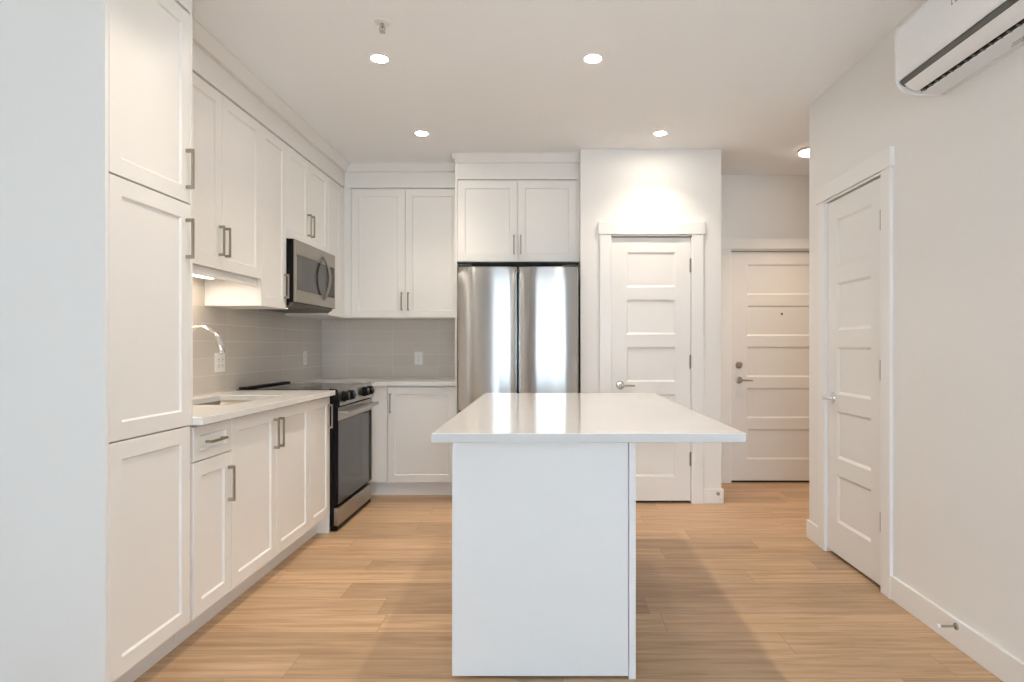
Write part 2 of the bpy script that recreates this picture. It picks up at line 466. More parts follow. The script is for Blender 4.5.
# baseboards (0.11 high)
BH, BT = 0.112, 0.014
def bb(name, boxes, label):
    mb = MB()
    for a, b in boxes: mb.box((a[0], a[1], 0), (b[0], b[1], BH), 0.0025)
    return struct(mb.build(name, trim_m), label, 'baseboard')
bb('baseboard_right', [((XR - BT, YR, 0), (XR, 2.9345, 0)), ((XR - BT, 3.7125, 0), (XR, YC + BT, 0)), ((XR, YC, 0), (XH, YC + BT, 0))], 'white baseboard along the right wall')
bb('baseboard_pantry', [((0.2515, YP - BT, 0), (0.398, YP, 0)), ((1.184, YP - BT, 0), (1.325 + BT, YP, 0)), ((1.325, YP, 0), (1.325 + BT, YE - 0.02, 0))], 'white baseboard on the pantry wall')
bb('baseboard_entry', [((1.34, YE - BT, 0), (1.518, YE, 0)), ((2.61, YE - BT, 0), (XH, YE, 0))], 'white baseboard at the entry wall')
bb('baseboard_rear', [((XL, YR, 0), (XR - BT, YR + BT, 0))], 'white baseboard under the window behind the viewer')
bb('baseboard_left', [((XL, YR + BT, 0), (XL + BT, 1.96, 0))], 'white baseboard on the left wall')

# casings
def casing_x(name, x0, x1, y, label, ow=0.083, hh=0.082, ext=0.014):
    """flat casing on a wall facing -Y around opening x0..x1"""
    mb = MB(); T = 0.018
    mb.box((x0 - ow, y - T, 0), (x0, y, 2.048), 0.002); mb.box((x1, y - T, 0), (x1 + ow, y, 2.048), 0.002)
    mb.box((x0 - ow - ext, y - T - 0.006, 2.048), (x1 + ow + ext, y, 2.048 + hh + 0.012), 0.002)
    # jamb lining
    mb.box((x0, y - T + 0.004, 0), (x0 + 0.006, y + 0.1, 2.042)); mb.box((x1 - 0.006, y - T + 0.004, 0), (x1, y + 0.1, 2.042)); mb.box((x0, y - T + 0.004, 2.036), (x1, y + 0.1, 2.045))
    return struct(mb.build(name, trim_m), label, 'door trim')
casing_x('trim_1', 0.481, 1.101, YP, 'white casing around the pantry door')
casing_x('trim_2', 1.603, 2.525, YE, 'white casing around the front entry door')
mb = MB(); T = 0.018
mb.box((XR - T, D0 - 0.081, 0), (XR, D0 + 0.002, 2.048), 0.002); mb.box((XR - T, D1 - 0.002, 0), (XR, D1 + 0.081, 2.048), 0.002)
mb.box((XR - T - 0.006, D0 - 0.095, 2.048), (XR, D1 + 0.095, 2.142), 0.002)
mb.box((XR - T + 0.004, D0 + 0.001, 0), (XR + 0.1, D0 + 0.007, 2.042)); mb.box((XR - T + 0.004, D1 - 0.007, 0), (XR + 0.1, D1 - 0.001, 2.042)); mb.box((XR - T + 0.004, D0, 2.036), (XR + 0.1, D1, 2.045))
struct(mb.build('trim_3', trim_m), 'white casing around the closet door in the right wall', 'door trim')

# ------------------------------------------------------------------ interior doors
def lever(fr, u, v, n, du, parent, m):
    """rosette + neck + lever pointing along du (+1 or -1 in u)"""
    h = None
    ax = fr.n
    mb = MB()
    c = fr.p(u, v, n)
    pts = lambda q: fr.p(*q)
    mb.tube([fr.p(u, v, n), fr.p(u, v, n + 0.004), fr.p(u, v, n + 0.009), fr.p(u, v, n + 0.011)], [0.0325, 0.0325, 0.030, 0.022], 32)
    mb.tube([fr.p(u, v, n + 0.010), fr.p(u, v, n + 0.052)], 0.0105, 20)
    L = [(0.0, 0), (0.012, 0), (0.03, 0), (0.06, -0.001), (0.09, -0.002), (0.112, -0.003)]
    mb.tube([fr.p(u + du * (a - 0.006), v + b, n + 0.050 + (0.004 if i else 0) - 0.004 * (i == len(L) - 1)) for i, (a, b) in enumerate(L)], [0.011, 0.0105, 0.0085, 0.0075, 0.007, 0.0055], 16)
    return mb.build('lever_handle', m, parent, smooth=True)

def panel_door(name, label, fr, w, h, hinge_u, lever_u, du, lm, gap=0.019, st=0.114, ndep=0.0):
    d = struct(thing(name, label, 'door', tuple(fr.p(w / 2, 0, 0))))
    P = []
    top = h - 0.112; 
    for k in range(5):
        v1 = top - k * 0.362 * (h / 2.032); P.append((st, v1 - 0.267, w - st, v1))
    f2 = Fr(fr.p(0, gap, 0), fr.u, fr.n)
    MB().panelled(f2, w, h - gap, 0.035, [(a, b - gap, c, e - gap) for a, b, c, e in P], step=0.014, depth=0.009).build('door_panel', door_m, d)
    lever(fr, lever_u, 0.902, 0.0345, du, d, lm)
    for v in (0.338, 1.08, 1.815) if hinge_u is not None else ():
        mb = MB()
        mb.tube([fr.p(hinge_u, v - 0.05, 0.040), fr.p(hinge_u, v + 0.05, 0.040)], 0.0075, 12)
        mb.tube([fr.p(hinge_u, v - 0.054, 0.038), fr.p(hinge_u, v - 0.05, 0.038)], 0.0045, 12)
        mb.tube([fr.p(hinge_u, v + 0.05, 0.038), fr.p(hinge_u, v + 0.054, 0.038)], 0.0045, 12)
        mb.build('hinge', hinge_m, d, smooth=True)
    return d
# pantry door: face toward -Y
panel_door('door_1', 'white five-panel pantry door beside the refrigerator', Fr((0.4895, YP + 0.042, 0), (1, 0, 0), (0, -1, 0)), 0.603, 2.028, 0.6015, 0.066, 1, satin_m)
fr = Fr((1.6105, YE + 0.045, 0), (1, 0, 0), (0, -1, 0))
d2 = panel_door('door_2', 'white five-panel front entry door at the end of the hall', fr, 0.907, 2.030, None, 0.073, 1, nickel_m, gap=0.018, st=0.14)
mb = MB(); mb.tube([fr.p(0.073, 1.034, 0.0345), fr.p(0.073, 1.034, 0.046), fr.p(0.073, 1.034, 0.050)], [0.031, 0.029, 0.024], 28)
mb.box((0.067, 1.016, 0.049), (0.079, 1.052, 0.066), 0.003, fr); mb.build('deadbolt', nickel_m, d2, smooth=True)
mb = MB(); mb.tube([fr.p(0.4535, 1.484, 0.026), fr.p(0.4535, 1.484, 0.031)], [0.009, 0.007], 16); mb.build('peephole', blackplastic_m, d2, smooth=True)
mb = MB(); mb.box((0.003, 0.002, 0.002), (0.904, 0.0175, 0.03), 0.001, fr); mb.build('door_sweep', rubber_m, d2)
MB().box((-0.0028, 0.0, 0.006), (-0.0005, 2.030, 0.030), 0, fr).build('weatherstrip', rubber_m, d2)
MB().box((-0.0005, 2.0305, 0.006), (0.907, 2.0345, 0.030), 0, fr).build('weatherstrip', rubber_m, d2)
# closet door in the right wall: face toward -X, u = along +Y
fr = Fr((XR + 0.035, D0 + 0.0100, 0), (0, 1, 0), (-1, 0, 0))
panel_door('door_3', 'white five-panel closet door in the right wall', fr, 0.596, 2.028, 0.004, 0.596 - 0.062, -1, chrome_m)

# door stops
def door_stop(name, label, base, d):
    t = thing(name, label, 'door stop', base, None)
    b = Vector(base); d = Vector(d)
    MB().tube([b, b + d * 0.006, b + d * 0.010], [0.014, 0.013, 0.007], 20).build('mounting_base', satin_m, t, smooth=True)
    MB().tube([b + d * 0.008, b + d * 0.068], 0.0045, 14).build('rod', satin_m, t, smooth=True)
    MB().tube([b + d * 0.066, b + d * 0.070, b + d * 0.078, b + d * 0.080], [0.0075, 0.009, 0.009, 0.006], 16).build('tip', whiterub_m, t, smooth=True)
door_stop('door_stop', 'metal rod door stop with white tip, on the right wall baseboard nearest the viewer', (XR - BT, 2.46, 0.086), (-1, 0, 0))
door_stop('door_stop', 'small door stop on the short baseboard right of the pantry door', (1.295, YP - BT, 0.078), (0, -1, 0))

# ------------------------------------------------------------------ backsplash tiles
o = MB().box((XL, 2.457, 0.9155), (XL + 0.009, YB - 0.0005, 1.64)).build('backsplash', tile_left_m)
struct(o, 'grey-beige stacked tile on the left wall over the sink and range', 'backsplash')
o = MB().box((XL + 0.0095, YB - 0.009, 0.9155), (-0.729, YB, 1.44)).build('backsplash', tile_back_m)
struct(o, 'grey-beige stacked tile on the back wall left of the refrigerator', 'backsplash')

# ------------------------------------------------------------------ cabinets
FW = 0.058
DT = 0.019
def shaker(fr, u0, v0, u1, v1, parent, name='door', m=None, n0=0.0, fw=FW):
    """door front in the frame; fr's n=0 is the carcass front"""
    g = 0.0015
    f = Fr(fr.p(u0 + g, v0 + g, n0 + 0.001), fr.u, fr.n)
    w = u1 - u0 - 2 * g; h = v1 - v0 - 2 * g
    fwv = min(fw, h * 0.27)
    return MB().panelled(f, w, h, DT, [(fw if w > 2.6 * fw else w * 0.3, fwv, w - (fw if w > 2.6 * fw else w * 0.3), h - fwv)], step=0.006, depth=0.0075).build(name, m or cab_m, parent)

def pull(fr, u, v, parent, vertical=True, L=0.155, n=DT + 0.001):
    mb = MB(); w = 0.0052; st = 0.030
    hl = L / 2
    if vertical:
        mb.box((u - w, v - hl, n + st - 0.009), (u + w, v + hl, n + st), 0.0012, fr)
        for s in (-1, 1): mb.box((u - w, v + s * (hl - 0.0065) - 0.0065, n), (u + w, v + s * (hl - 0.0065) + 0.0065, n + st - 0.008), 0.001, fr)
    else:
        mb.box((u - hl, v - w, n + st - 0.009), (u + hl, v + w, n + st), 0.0012, fr)
        for s in (-1, 1): mb.box((u + s * (hl - 0.0065) - 0.0065, v - w, n), (u + s * (hl - 0.0065) + 0.0065, v + w, n + st - 0.008), 0.001, fr)
    return mb.build('handle', nickel_m, parent)

XF = -1.422            # base carcass front on the left run (door face 20 mm further)
XU = -1.700            # upper carcass front on the left run
YBF = 4.960            # back base carcass front
YUF = 5.150            # back upper carcass front
LB = Fr((XF, 0, 0), (0, 1, 0), (1, 0, 0))
LU = Fr((XU, 0, 0), (0, 1, 0), (1, 0, 0))
BB = Fr((0, YBF, 0), (1, 0, 0), (0, -1, 0))
BU = Fr((0, YUF, 0), (1, 0, 0), (0, -1, 0))
TOE = 0.112
TOP = 0.884
UT = 2.499

# tall pantry cabinet, near left
y0, y1 = 1.966, 2.452
t = thing('tall_cabinet', 'tall white shaker pantry cabinet nearest the viewer on the left', 'cabinet', ((XL + XF) / 2, (y0 + y1) / 2, 0))
MB().box((XL + 0.002, y0, 0.0), (XF + 0.0195, y0 + 0.0165, H - 0.001), 0.001).build('side_panel', cab_m, t)
mb = MB(); mb.box((XL + 0.002, y0 + 0.017, TOE), (XF, y1, UT + 0.01)); mb.box((XL + 0.002, y1 - 0.018, UT + 0.01), (XF + 0.018, y1, H - 0.001))
mb.build('carcass', cab_m, t)
MB().box((XL + 0.01, y0 + 0.017, 0), (-1.478, y1, TOE - 0.0005)).build('toe_kick', cab_m, t)
MB().box((XF - 0.018, y0 + 0.017, UT + 0.0105), (XF + 0.019, y1 - 0.0185, H - 0.001), 0.001).build('fascia', cab_m, t)
MB().box((XF + 0.0005, y1 - 0.0155, 0.887), (XF + 0.0195, y1, UT + 0.0095), 0.001).build('side_strip', cab_m, t)
ya, yb = y0 + 0.0165, y1 - 0.016
d = shaker(LB, ya, TOE, yb, 0.884, t)
d = shaker(LB, ya, 0.887, yb, 1.752, t); pull(LB, yb - 0.030, 1.615, d)
d = shaker(LB, ya, 1.755, yb, UT, t); pull(LB, yb - 0.030, 1.885, d)

def base_cab(name, label, y0, y1, spec, end=False):
    t = thing(name, label, 'cabinet', ((XL + XF) / 2, (y0 + y1) / 2, 0))
    mb = MB(); T = 0.016
    # open carcass boards so the sink bowl can hang inside
    mb.box((XL + 0.002, y0 + 0.0005, TOE), (XF, y0 + T, TOP - 0.001)); mb.box((XL + 0.002, y1 - T, TOE), (XF, y1 - 0.0005, TOP - 0.001))
    mb.box((XL + 0.002, y0 + T, TOE), (XF, y1 - T, TOE + T)); mb.box((XL + 0.002, y0 + T, TOE + T), (XL + 0.01, y1 - T, TOP - 0.001))
    mb.box((XF - 0.018, y0 + T, TOP - 0.04), (XF, y1 - T, TOP - 0.001)); mb.box((XF - 0.004, y0 + T, TOE + T), (XF, y1 - T, TOP - 0.04))
    mb.build('carcass', cab_m, t)
    MB().box((-1.496, y0, 0), (-1.478, y1 - (0.02 if end else 0), TOE - 0.0005)).build('toe_kick', cab_m, t)
    if end: MB().box((XL + 0.002, y1 - 0.0195, 0), (XF + 0.0185, y1 - 0.0005, TOE - 0.0008)).build('end_foot', cab_m, t)
    for kind, a, v0, b, v1, hu, hv in spec:
        d = shaker(LB, a, v0, b, v1, t, 'drawer' if kind == 'drawer' else 'door', fw=0.045 if kind == 'drawer' else FW)
        if hu is not None: pull(LB, hu, hv, d, vertical=kind != 'drawer', L=0.13 if kind == 'drawer' else 0.155)
    return t
BT0 = 0.876
base_cab('base_cabinet', 'narrow white base cabinet with a top drawer, next to the tall cabinet', 2.455, 2.753,
         [('drawer', 2.455, 0.736, 2.753, BT0, 2.604, 0.806), ('door', 2.455, TOE, 2.753, 0.733, 2.753 - 0.03, 0.595)])
base_cab('sink_cabinet', 'wide two-door white base cabinet under the sink', 2.754, 3.660,
         [('door', 2.754, TOE, 3.2065, BT0, 3.2065 - 0.03, 0.75), ('door', 3.2065, TOE, 3.660, BT0, 3.2065 + 0.03, 0.75)])
base_cab('base_cabinet', 'single-door white base cabinet between the sink cabinet and the range', 3.661, 3.994,
         [('door', 3.661, TOE, 3.994, BT0, 3.994 - 0.03, 0.75)], end=True)

# corner + back base cabinets
t = thing('corner_cabinet', 'blank white corner base filler right behind the range', 'cabinet', (-1.7, 5.2, 0))
mb = MB(); mb.box((XL + 0.002, 4.766, TOE), (XF, YB - 0.002, TOP - 0.001)); mb.box((XF, YBF, TOE), (-1.2775, YB - 0.002, TOP - 0.001))
mb.box((XF, YBF - 0.019, TOE), (-1.2785, YBF - 0.0003, TOP - 0.001), 0.001)
mb.build('carcass', cab_m, t)
MB().box((XL + 0.01, YBF + 0.03, 0), (-1.277, YBF + 0.048, TOE - 0.0005)).build('toe_kick', cab_m, t)
t = thing('base_cabinet', 'single-door white base cabinet on the back wall left of the refrigerator', 'cabinet', (-1.0, 5.2, 0))
MB().box((-1.2765, YBF, TOE), (-0.7285, YB - 0.002, TOP - 0.001)).build('carcass', cab_m, t)
MB().box((-1.2765, YBF + 0.03, 0), (-0.7285, YBF + 0.048, TOE - 0.0005)).build('toe_kick', cab_m, t)
d = shaker(BB, -1.2765, TOE, -0.7285, BT0, t); pull(BB, -1.2765 + 0.026, 0.745, d)

# upper cabinets, left run
def upper(name, label, y0, y1, v0, doors, handles, v1=UT, xback=XL + 0.002):
    t = thing(name, label, 'cabinet', ((XL + XU) / 2, (y0 + y1) / 2, v0))
    MB().box((xback, y0 + 0.0005, v0 + 0.002), (XU, y1 - 0.0005, v1 + 0.01)).build('carcass', cab_m, t)
    for (a, b), hu in zip(doors, handles):
        d = shaker(LU, a, v0, b, v1, t)
        if hu is not None: pull(LU, hu, v0 + 0.147 if v0 < 1.8 else v0 + 0.147, d)
    return t
tA = upper('wall_cabinet', 'narrow white wall cabinet tucked against the tall cabinet', 2.4535, 2.766, 1.590, [(2.4535, 2.766)], [2.48])
tB = upper('wall_cabinet', 'white two-door wall cabinet above the sink with a light rail beneath', 2.767, 3.636, 1.590, [(2.767, 3.2015), (3.2015, 3.636)], [3.2015 - 0.03, 3.2015 + 0.03])
for tt, a, b in ((tA, 2.4535, 2.766), (tB, 2.767, 3.636)):
    MB().box((XU - 0.022, a + 0.001, 1.548), (XU - 0.003, b - 0.001, 1.5915), 0.0012).build('light_rail', cab_m, tt)
tC = upper('wall_cabinet', 'longer single-door white wall cabinet left of the microwave', 3.637, 3.990, 1.434, [(3.637, 3.990)], [3.990 - 0.03])
upper('wall_cabinet', 'short two-door white wall cabinet above the microwave', 3.991, 4.752, 1.897, [(3.991, 4.3715), (4.3715, 4.752)], [4.3715 - 0.03, 4.3715 + 0.03])
t = thing('corner_wall_cabinet', 'white corner wall cabinet between the microwave and the back wall', 'cabinet', (-1.85, 5.1, 1.434))
mb = MB(); mb.box((XL + 0.002, 4.753, 1.436), (XU, YB - 0.002, UT + 0.01)); mb.box((XU, YUF, 1.436), (-1.626, YB - 0.002, UT + 0.01))
mb.box((XU + 0.0, YUF - 0.019, 1.434), (-1.6265, YUF - 0.0003, UT + 0.01), 0.001)
mb.build('carcass', cab_m, t)
shaker(LU, 4.753, 1.434, 5.06, UT, t)
MB().box((XU + 0.0005, 5.0615, 1.434), (XU + 0.019, YUF - 0.0195, UT), 0.001).build('filler_strip', cab_m, t)
# back upper
t = thing('wall_cabinet', 'white two-door wall cabinet on the back wall left of the refrigerator', 'cabinet', (-1.17, 5.33, 1.434))
MB().box((-1.6255, YUF, 1.436), (-0.7285, YB - 0.002, UT + 0.01)).build('carcass', cab_m, t)
xm = -1.1770
d = shaker(BU, -1.6255, 1.434, xm, UT, t); pull(BU, xm - 0.027, 1.568, d, L=0.15)
d = shaker(BU, xm, 1.434, -0.7285, UT, t); pull(BU, xm + 0.027, 1.568, d, L=0.15)

# fridge surround
YFF = 4.890
BF = Fr((0, YFF, 0), (1, 0, 0), (0, -1, 0))
t = thing('refrigerator_cabinet', 'white two-door cabinet above the refrigerator with side panels', 'cabinet', (-0.23, 5.2, 0))
MB().box((-0.7275, YFF - 0.019, 0), (-0.711, YB - 0.002, H - 0.001), 0.001).build('side_panel', cab_m, t)
MB().box((-0.7105, YFF, 1.862), (0.2505, YB - 0.002, UT + 0.01)).build('carcass', cab_m, t)
MB().box((0.229, YFF - 0.019, 1.862), (0.2505, YFF - 0.0005, UT + 0.0095), 0.001).build('filler_strip', cab_m, t)
xm = -0.236
d = shaker(BF, -0.7095, 1.862, xm, UT, t); pull(BF, xm - 0.027, 1.995, d, L=0.15)
d = shaker(BF, xm, 1.862, 0.2275, UT, t); pull(BF, xm + 0.027, 1.995, d, L=0.15)

# fascia and crown runs
def crown_y(xf, y0, y1, d):     # run along Y, facing +X
    return [(xf - 0.03, UT + 0.011), (xf + 0.001, UT + 0.011), (xf + 0.001, 2.637), (xf + 0.026, 2.637), (xf + 0.030, 2.642), (xf + 0.062, 2.690), (xf + 0.064, H - 0.001), (xf - 0.03, H - 0.001)]
mb = MB(); pr = crown_y(XU + DT, 0, 0, 0); t_ = bmesh.new()
A = [t_.verts.new((q[0], 2.4535, q[1])) for q in pr]; B = [t_.verts.new((q[0], YUF - DT - 0.0015 - max(0.0, q[0] - XU - DT), q[1])) for q in pr]
t_.faces.new(A); t_.faces.new(B[::-1])
for i in range(len(pr)): t_.faces.new((A[i], A[(i + 1) % len(pr)], B[(i + 1) % len(pr)], B[i]))
mb._merge(t_)
tag(mb.build('crown_moulding', cab_m), 'white fascia and crown moulding over the left run of wall cabinets', 'moulding')
mb = MB()
pr = [(-(a), b) for a, b in crown_y(0, 0, 0, 0)]
pr = [(YUF - DT + a, b) for a, b in pr]
# mitre: back run starts behind the left run's face
t_ = bmesh.new()
A = [t_.verts.new((XU + DT + 0.0015 + max(0.0, YUF - DT - q[0]), q[0], q[1])) for q in pr]; B = [t_.verts.new((-0.7285, q[0], q[1])) for q in pr]
t_.faces.new(A); t_.faces.new(B[::-1])
for i in range(len(pr)): t_.faces.new((A[i], A[(i + 1) % len(pr)], B[(i + 1) % len(pr)], B[i]))
mb._merge(t_)
tag(mb.build('crown_moulding', cab_m), 'white fascia and crown moulding over the back wall cabinet', 'moulding')
mb = MB(); pr = [(-(a), b) for a, b in crown_y(0, 0, 0, 0)]; pr = [(YFF - DT - 0.0005 + a, b) for a, b in pr]
mb.extrude(pr, -0.7105, 0.2505, 'X')
mb.box((-0.7275, YFF - 0.045, 2.637), (-0.711, YFF - 0.0195, H - 0.001))
mb.box((-0.742, YFF - 0.08, 2.655), (-0.7105, YFF - 0.0195, H - 0.001), 0.004)
tag(mb.build('crown_moulding', cab_m), 'white fascia and crown moulding above the refrigerator cabinet', 'moulding')

# ------------------------------------------------------------------ countertops
def slab(mb, x0, x1, y0, y1, z0, z1, hole=None, bev=0.002):
    xs = sorted({x0, x1} | (set(hole[:2]) if hole else set())); ys = sorted({y0, y1} | (set(hole[2:]) if hole else set()))
    t = bmesh.new(); V = {}
    def v(x, y, z):
        k = (x, y, z)
        if k not in V: V[k] = t.verts.new(k)
        return V[k]
    cells = [(i, j) for i in range(len(xs) - 1) for j in range(len(ys) - 1)]
    cells = [c for c in cells if not (hole and xs[c[0]] >= hole[0] and xs[c[0] + 1] <= hole[1] and ys[c[1]] >= hole[2] and ys[c[1] + 1] <= hole[3])]
    cs = set(cells)
    for i, j in cells:
        a, b, c, d = (xs[i], ys[j]), (xs[i + 1], ys[j]), (xs[i + 1], ys[j + 1]), (xs[i], ys[j + 1])
        t.faces.new([v(*q, z1) for q in (a, b, c, d)]); t.faces.new([v(*q, z0) for q in (d, c, b, a)])
        for (p, q), nb in (((a, b), (i, j - 1)), ((b, c), (i + 1, j)), ((c, d), (i, j + 1)), ((d, a), (i - 1, j))):
            if nb not in cs: t.faces.new((v(*p, z0), v(*q, z0), v(*q, z1), v(*p, z1)))
    bmesh.ops.recalc_face_normals(t, faces=list(t.faces))
    ed = [e for e in t.edges if len(e.link_faces) == 2 and e.calc_face_angle(0) > 0.5]
    bmesh.ops.bevel(t, geom=ed, offset=bev, segments=2, profile=0.5, affect='EDGES')
    mb._merge(t); return mb
SX0, SX1, SY0, SY1 = -1.886, -1.530, 2.98, 3.57
o = slab(MB(), XL + 0.0005, -1.366, 2.4535, 3.9945, TOP, 0.915, (SX0, SX1, SY0, SY1)).build('countertop', counter_m)
tag(o, 'white quartz countertop with the sink cut-out, left of the range', 'countertop')
mb = MB()
t_ = bmesh.new()
pts = [(XL + 0.0005, 4.7655), (-1.366, 4.7655), (-1.366, 4.915), (-0.729, 4.915), (-0.729, YB - 0.0005), (XL + 0.0005, YB - 0.0005)]
A = [t_.verts.new((x, y, TOP)) for x, y in pts]; B = [t_.verts.new((x, y, 0.915)) for x, y in pts]
t_.faces.new(A[::-1]); t_.faces.new(B)
for i in range(6): t_.faces.new((A[i], A[(i + 1) % 6], B[(i + 1) % 6], B[i]))
bmesh.ops.recalc_face_normals(t_, faces=list(t_.faces))
bmesh.ops.bevel(t_, geom=list(t_.edges), offset=0.002, segments=2, profile=0.5, affect='EDGES')
mb._merge(t_)
tag(mb.build('countertop', counter_m), 'white quartz corner countertop on the back wall beyond the range', 'countertop')

# sink
t = thing('sink', 'undermount stainless steel sink bowl in the white countertop', 'sink', ((SX0 + SX1) / 2, (SY0 + SY1) / 2, 0.70))
b = bmesh.new()
def rr(x0, x1, y0, y1, r, z, n=6):
    P = []
    for cx, cy, a0 in ((x1 - r, y1 - r, 0), (x0 + r, y1 - r, 90), (x0 + r, y0 + r, 180), (x1 - r, y0 + r, 270)):
        for k in range(n + 1):
            a = math.radians(a0 + 90 * k / n); P.append((cx + r * math.cos(a), cy + r * math.sin(a), z))
    return P
e_ = 0.004
rings = [rr(SX0 - 0.012, SX1 + 0.012, SY0 - 0.012, SY1 + 0.012, 0.03, TOP - 0.0012), rr(SX0 + e_ - 0.006, SX1 - e_ + 0.006, SY0 + e_ - 0.006, SY1 - e_ + 0.006, 0.02, TOP - 0.0012),
         rr(SX0 + e_ - 0.004, SX1 - e_ + 0.004, SY0 + e_ - 0.004, SY1 - e_ + 0.004, 0.02, 0.74), rr(SX0 + 0.02, SX1 - 0.02, SY0 + 0.02, SY1 - 0.02, 0.02, 0.712), rr(SX0 + 0.13, SX1 - 0.13, SY0 + 0.2, SY1 - 0.2, 0.02, 0.707)]
RV = [[b.verts.new(q) for q in R] for R in rings]; n = len(RV[0])
for A, B in zip(RV, RV[1:]):
    for k in range(n): b.faces.new((A[k], A[(k + 1) % n], B[(k + 1) % n], B[k]))
b.faces.new(RV[-1])
mb = MB(); mb._merge(b); o = mb.build('bowl', sink_m, t, smooth=True)
sm = o.modifiers.new('shell', 'SOLIDIFY'); sm.thickness = 0.0008; sm.offset = 1
MB().lathe(((SX0 + SX1) / 2, (SY0 + SY1) / 2, 0.7085), [(0, 0.001), (0.03, 0.001), (0.042, 0.003), (0.044, 0.0), (0, -0.0005)]).build('drain', chrome_m, t, smooth=True)

# faucet
fy_ = 3.27; fx_ = -1.945
t = thing('faucet', 'chrome gooseneck pull-down kitchen faucet behind the sink', 'faucet', (fx_, fy_, 0.915))
MB().lathe((fx_, fy_, 0.9155), [(0, 0), (0.027, 0), (0.027, 0.006), (0.021, 0.012), (0.019, 0.07), (0.017, 0.09), (0.012, 0.095), (0, 0.095)]).build('base', chrome_m, t, smooth=True)
pts = [(fx_, fy_, 1.0)]; R = 0.108; cx = fx_ + R; cz = 1.190
pts += [(fx_, fy_, 1.08), (fx_, fy_, 1.14)]
for k in range(0, 19):
    a = PI - (PI * 0.93) * k / 18; pts.append((cx + R * math.cos(a), fy_, cz + R * math.sin(a)))
MB().tube(pts, 0.0115, 20).build('spout', chrome_m, t, smooth=True)
e1 = Vector(pts[-1]); d1 = (Vector(pts[-1]) - Vector(pts[-2])).normalized()
sh = MB().tube([e1 - d1 * 0.045, e1 - d1 * 0.04, e1, e1 + d1 * 0.05, e1 + d1 * 0.056], [0.0125, 0.0145, 0.0155, 0.0165, 0.013], 20).build('spray_head', chrome_m, t, smooth=True)
MB().tube([(fx_, fy_ - 0.012, 0.965), (fx_, fy_ - 0.032, 0.968), (fx_ + 0.02, fy_ - 0.05, 1.0), (fx_ + 0.05, fy_ - 0.055, 1.03)], [0.009, 0.009, 0.007, 0.005], 14).build('lever', chrome_m, t, smooth=True)

# ------------------------------------------------------------------ range
RY0, RY1 = 3.998, 4.762
RF = -1.352
t = thing('range', 'stainless steel slide-in electric range with black glass cooktop and oven door', 'stove', (-1.68, 4.38, 0))
mb = MB(); mb.box((XL + 0.014, RY0, 0.035), (RF - 0.03, RY1, 0.900), 0.002); mb.build('body', black_m, t)
mb = MB()
for a in (RF - 0.09, XL + 0.08):
    for c in (RY0 + 0.05, RY1 - 0.05): MB().cyl((a, c, 0.0185), 0.018, 0.034).build('leveling_foot', blackplastic_m, t, smooth=True)
mb = MB(); mb.box((RF - 0.05, RY0 + 0.002, 0.006), (RF - 0.006, RY1 - 0.002, 0.0345), 0.002); mb.build('kick_plate', black_m, t)
mb = MB(); mb.box((XL + 0.012, RY0 - 0.001 + 0.001, 0.9005), (RF - 0.055, RY1, 0.9195), 0.003); mb.build('cooktop', cooktop_m, t)
mb = MB(); mb.box((XL + 0.012, RY0 + 0.03, 0.920), (XL + 0.060, RY1 - 0.03, 0.930), 0.003); mb.build('rear_vent', black_m, t)
# burner ring marks
mb = MB()
for (a, c, r) in ((-1.55, 4.19, 0.10), (-1.55, 4.57, 0.085), (-1.82, 4.19, 0.075), (-1.82, 4.57, 0.10)):
    MB().lathe((a, c, 0.9192), [(r - 0.0012, 0.0), (r - 0.0012, 0.0008), (r + 0.0012, 0.0008), (r + 0.0012, 0)], 48).build('burner_ring', darkgrey_m, t)
# sloped control panel (profile in X,Z extruded along Y)
mb = MB(); mb.extrude([(RF - 0.0545, 0.921), (RF - 0.050, 0.9235), (RF - 0.010, 0.921), (RF - 0.004, 0.914), (RF + 0.012, 0.818), (RF + 0.008, 0.811), (RF - 0.0295, 0.811), (RF - 0.0295, 0.9005), (RF - 0.0545, 0.9005)], RY0 + 0.004, RY1 - 0.004, 'Y')
mb.build('control_panel', steel_m, t)
for yy in (RY0, RY1 - 0.0035): MB().extrude([(RF - 0.056, 0.9205), (RF - 0.050, 0.9245), (RF - 0.009, 0.922), (RF - 0.003, 0.914), (RF + 0.013, 0.818), (RF + 0.008, 0.810), (RF - 0.029, 0.810), (RF - 0.029, 0.901), (RF - 0.056, 0.901)], yy, yy + 0.0035, 'Y').build('panel_end_cap', black_m, t)
nrm = Vector((0.986, 0, 0.164))
for yy in (4.10, 4.215, 4.545, 4.66):
    c = Vector((RF + 0.0045, yy, 0.866))
    k = MB().tube([c, c + nrm * 0.006, c + nrm * 0.007, c + nrm * 0.032, c + nrm * 0.036], [0.036, 0.036, 0.032, 0.031, 0.028], 28)
    o = k.build('knob', black_m, t, smooth=True)
    MB().box((c.x + 0.0350, yy - 0.0015, 0.874), (c.x + 0.0372, yy + 0.0015, 0.892)).build('pointer', chrome_m, o)
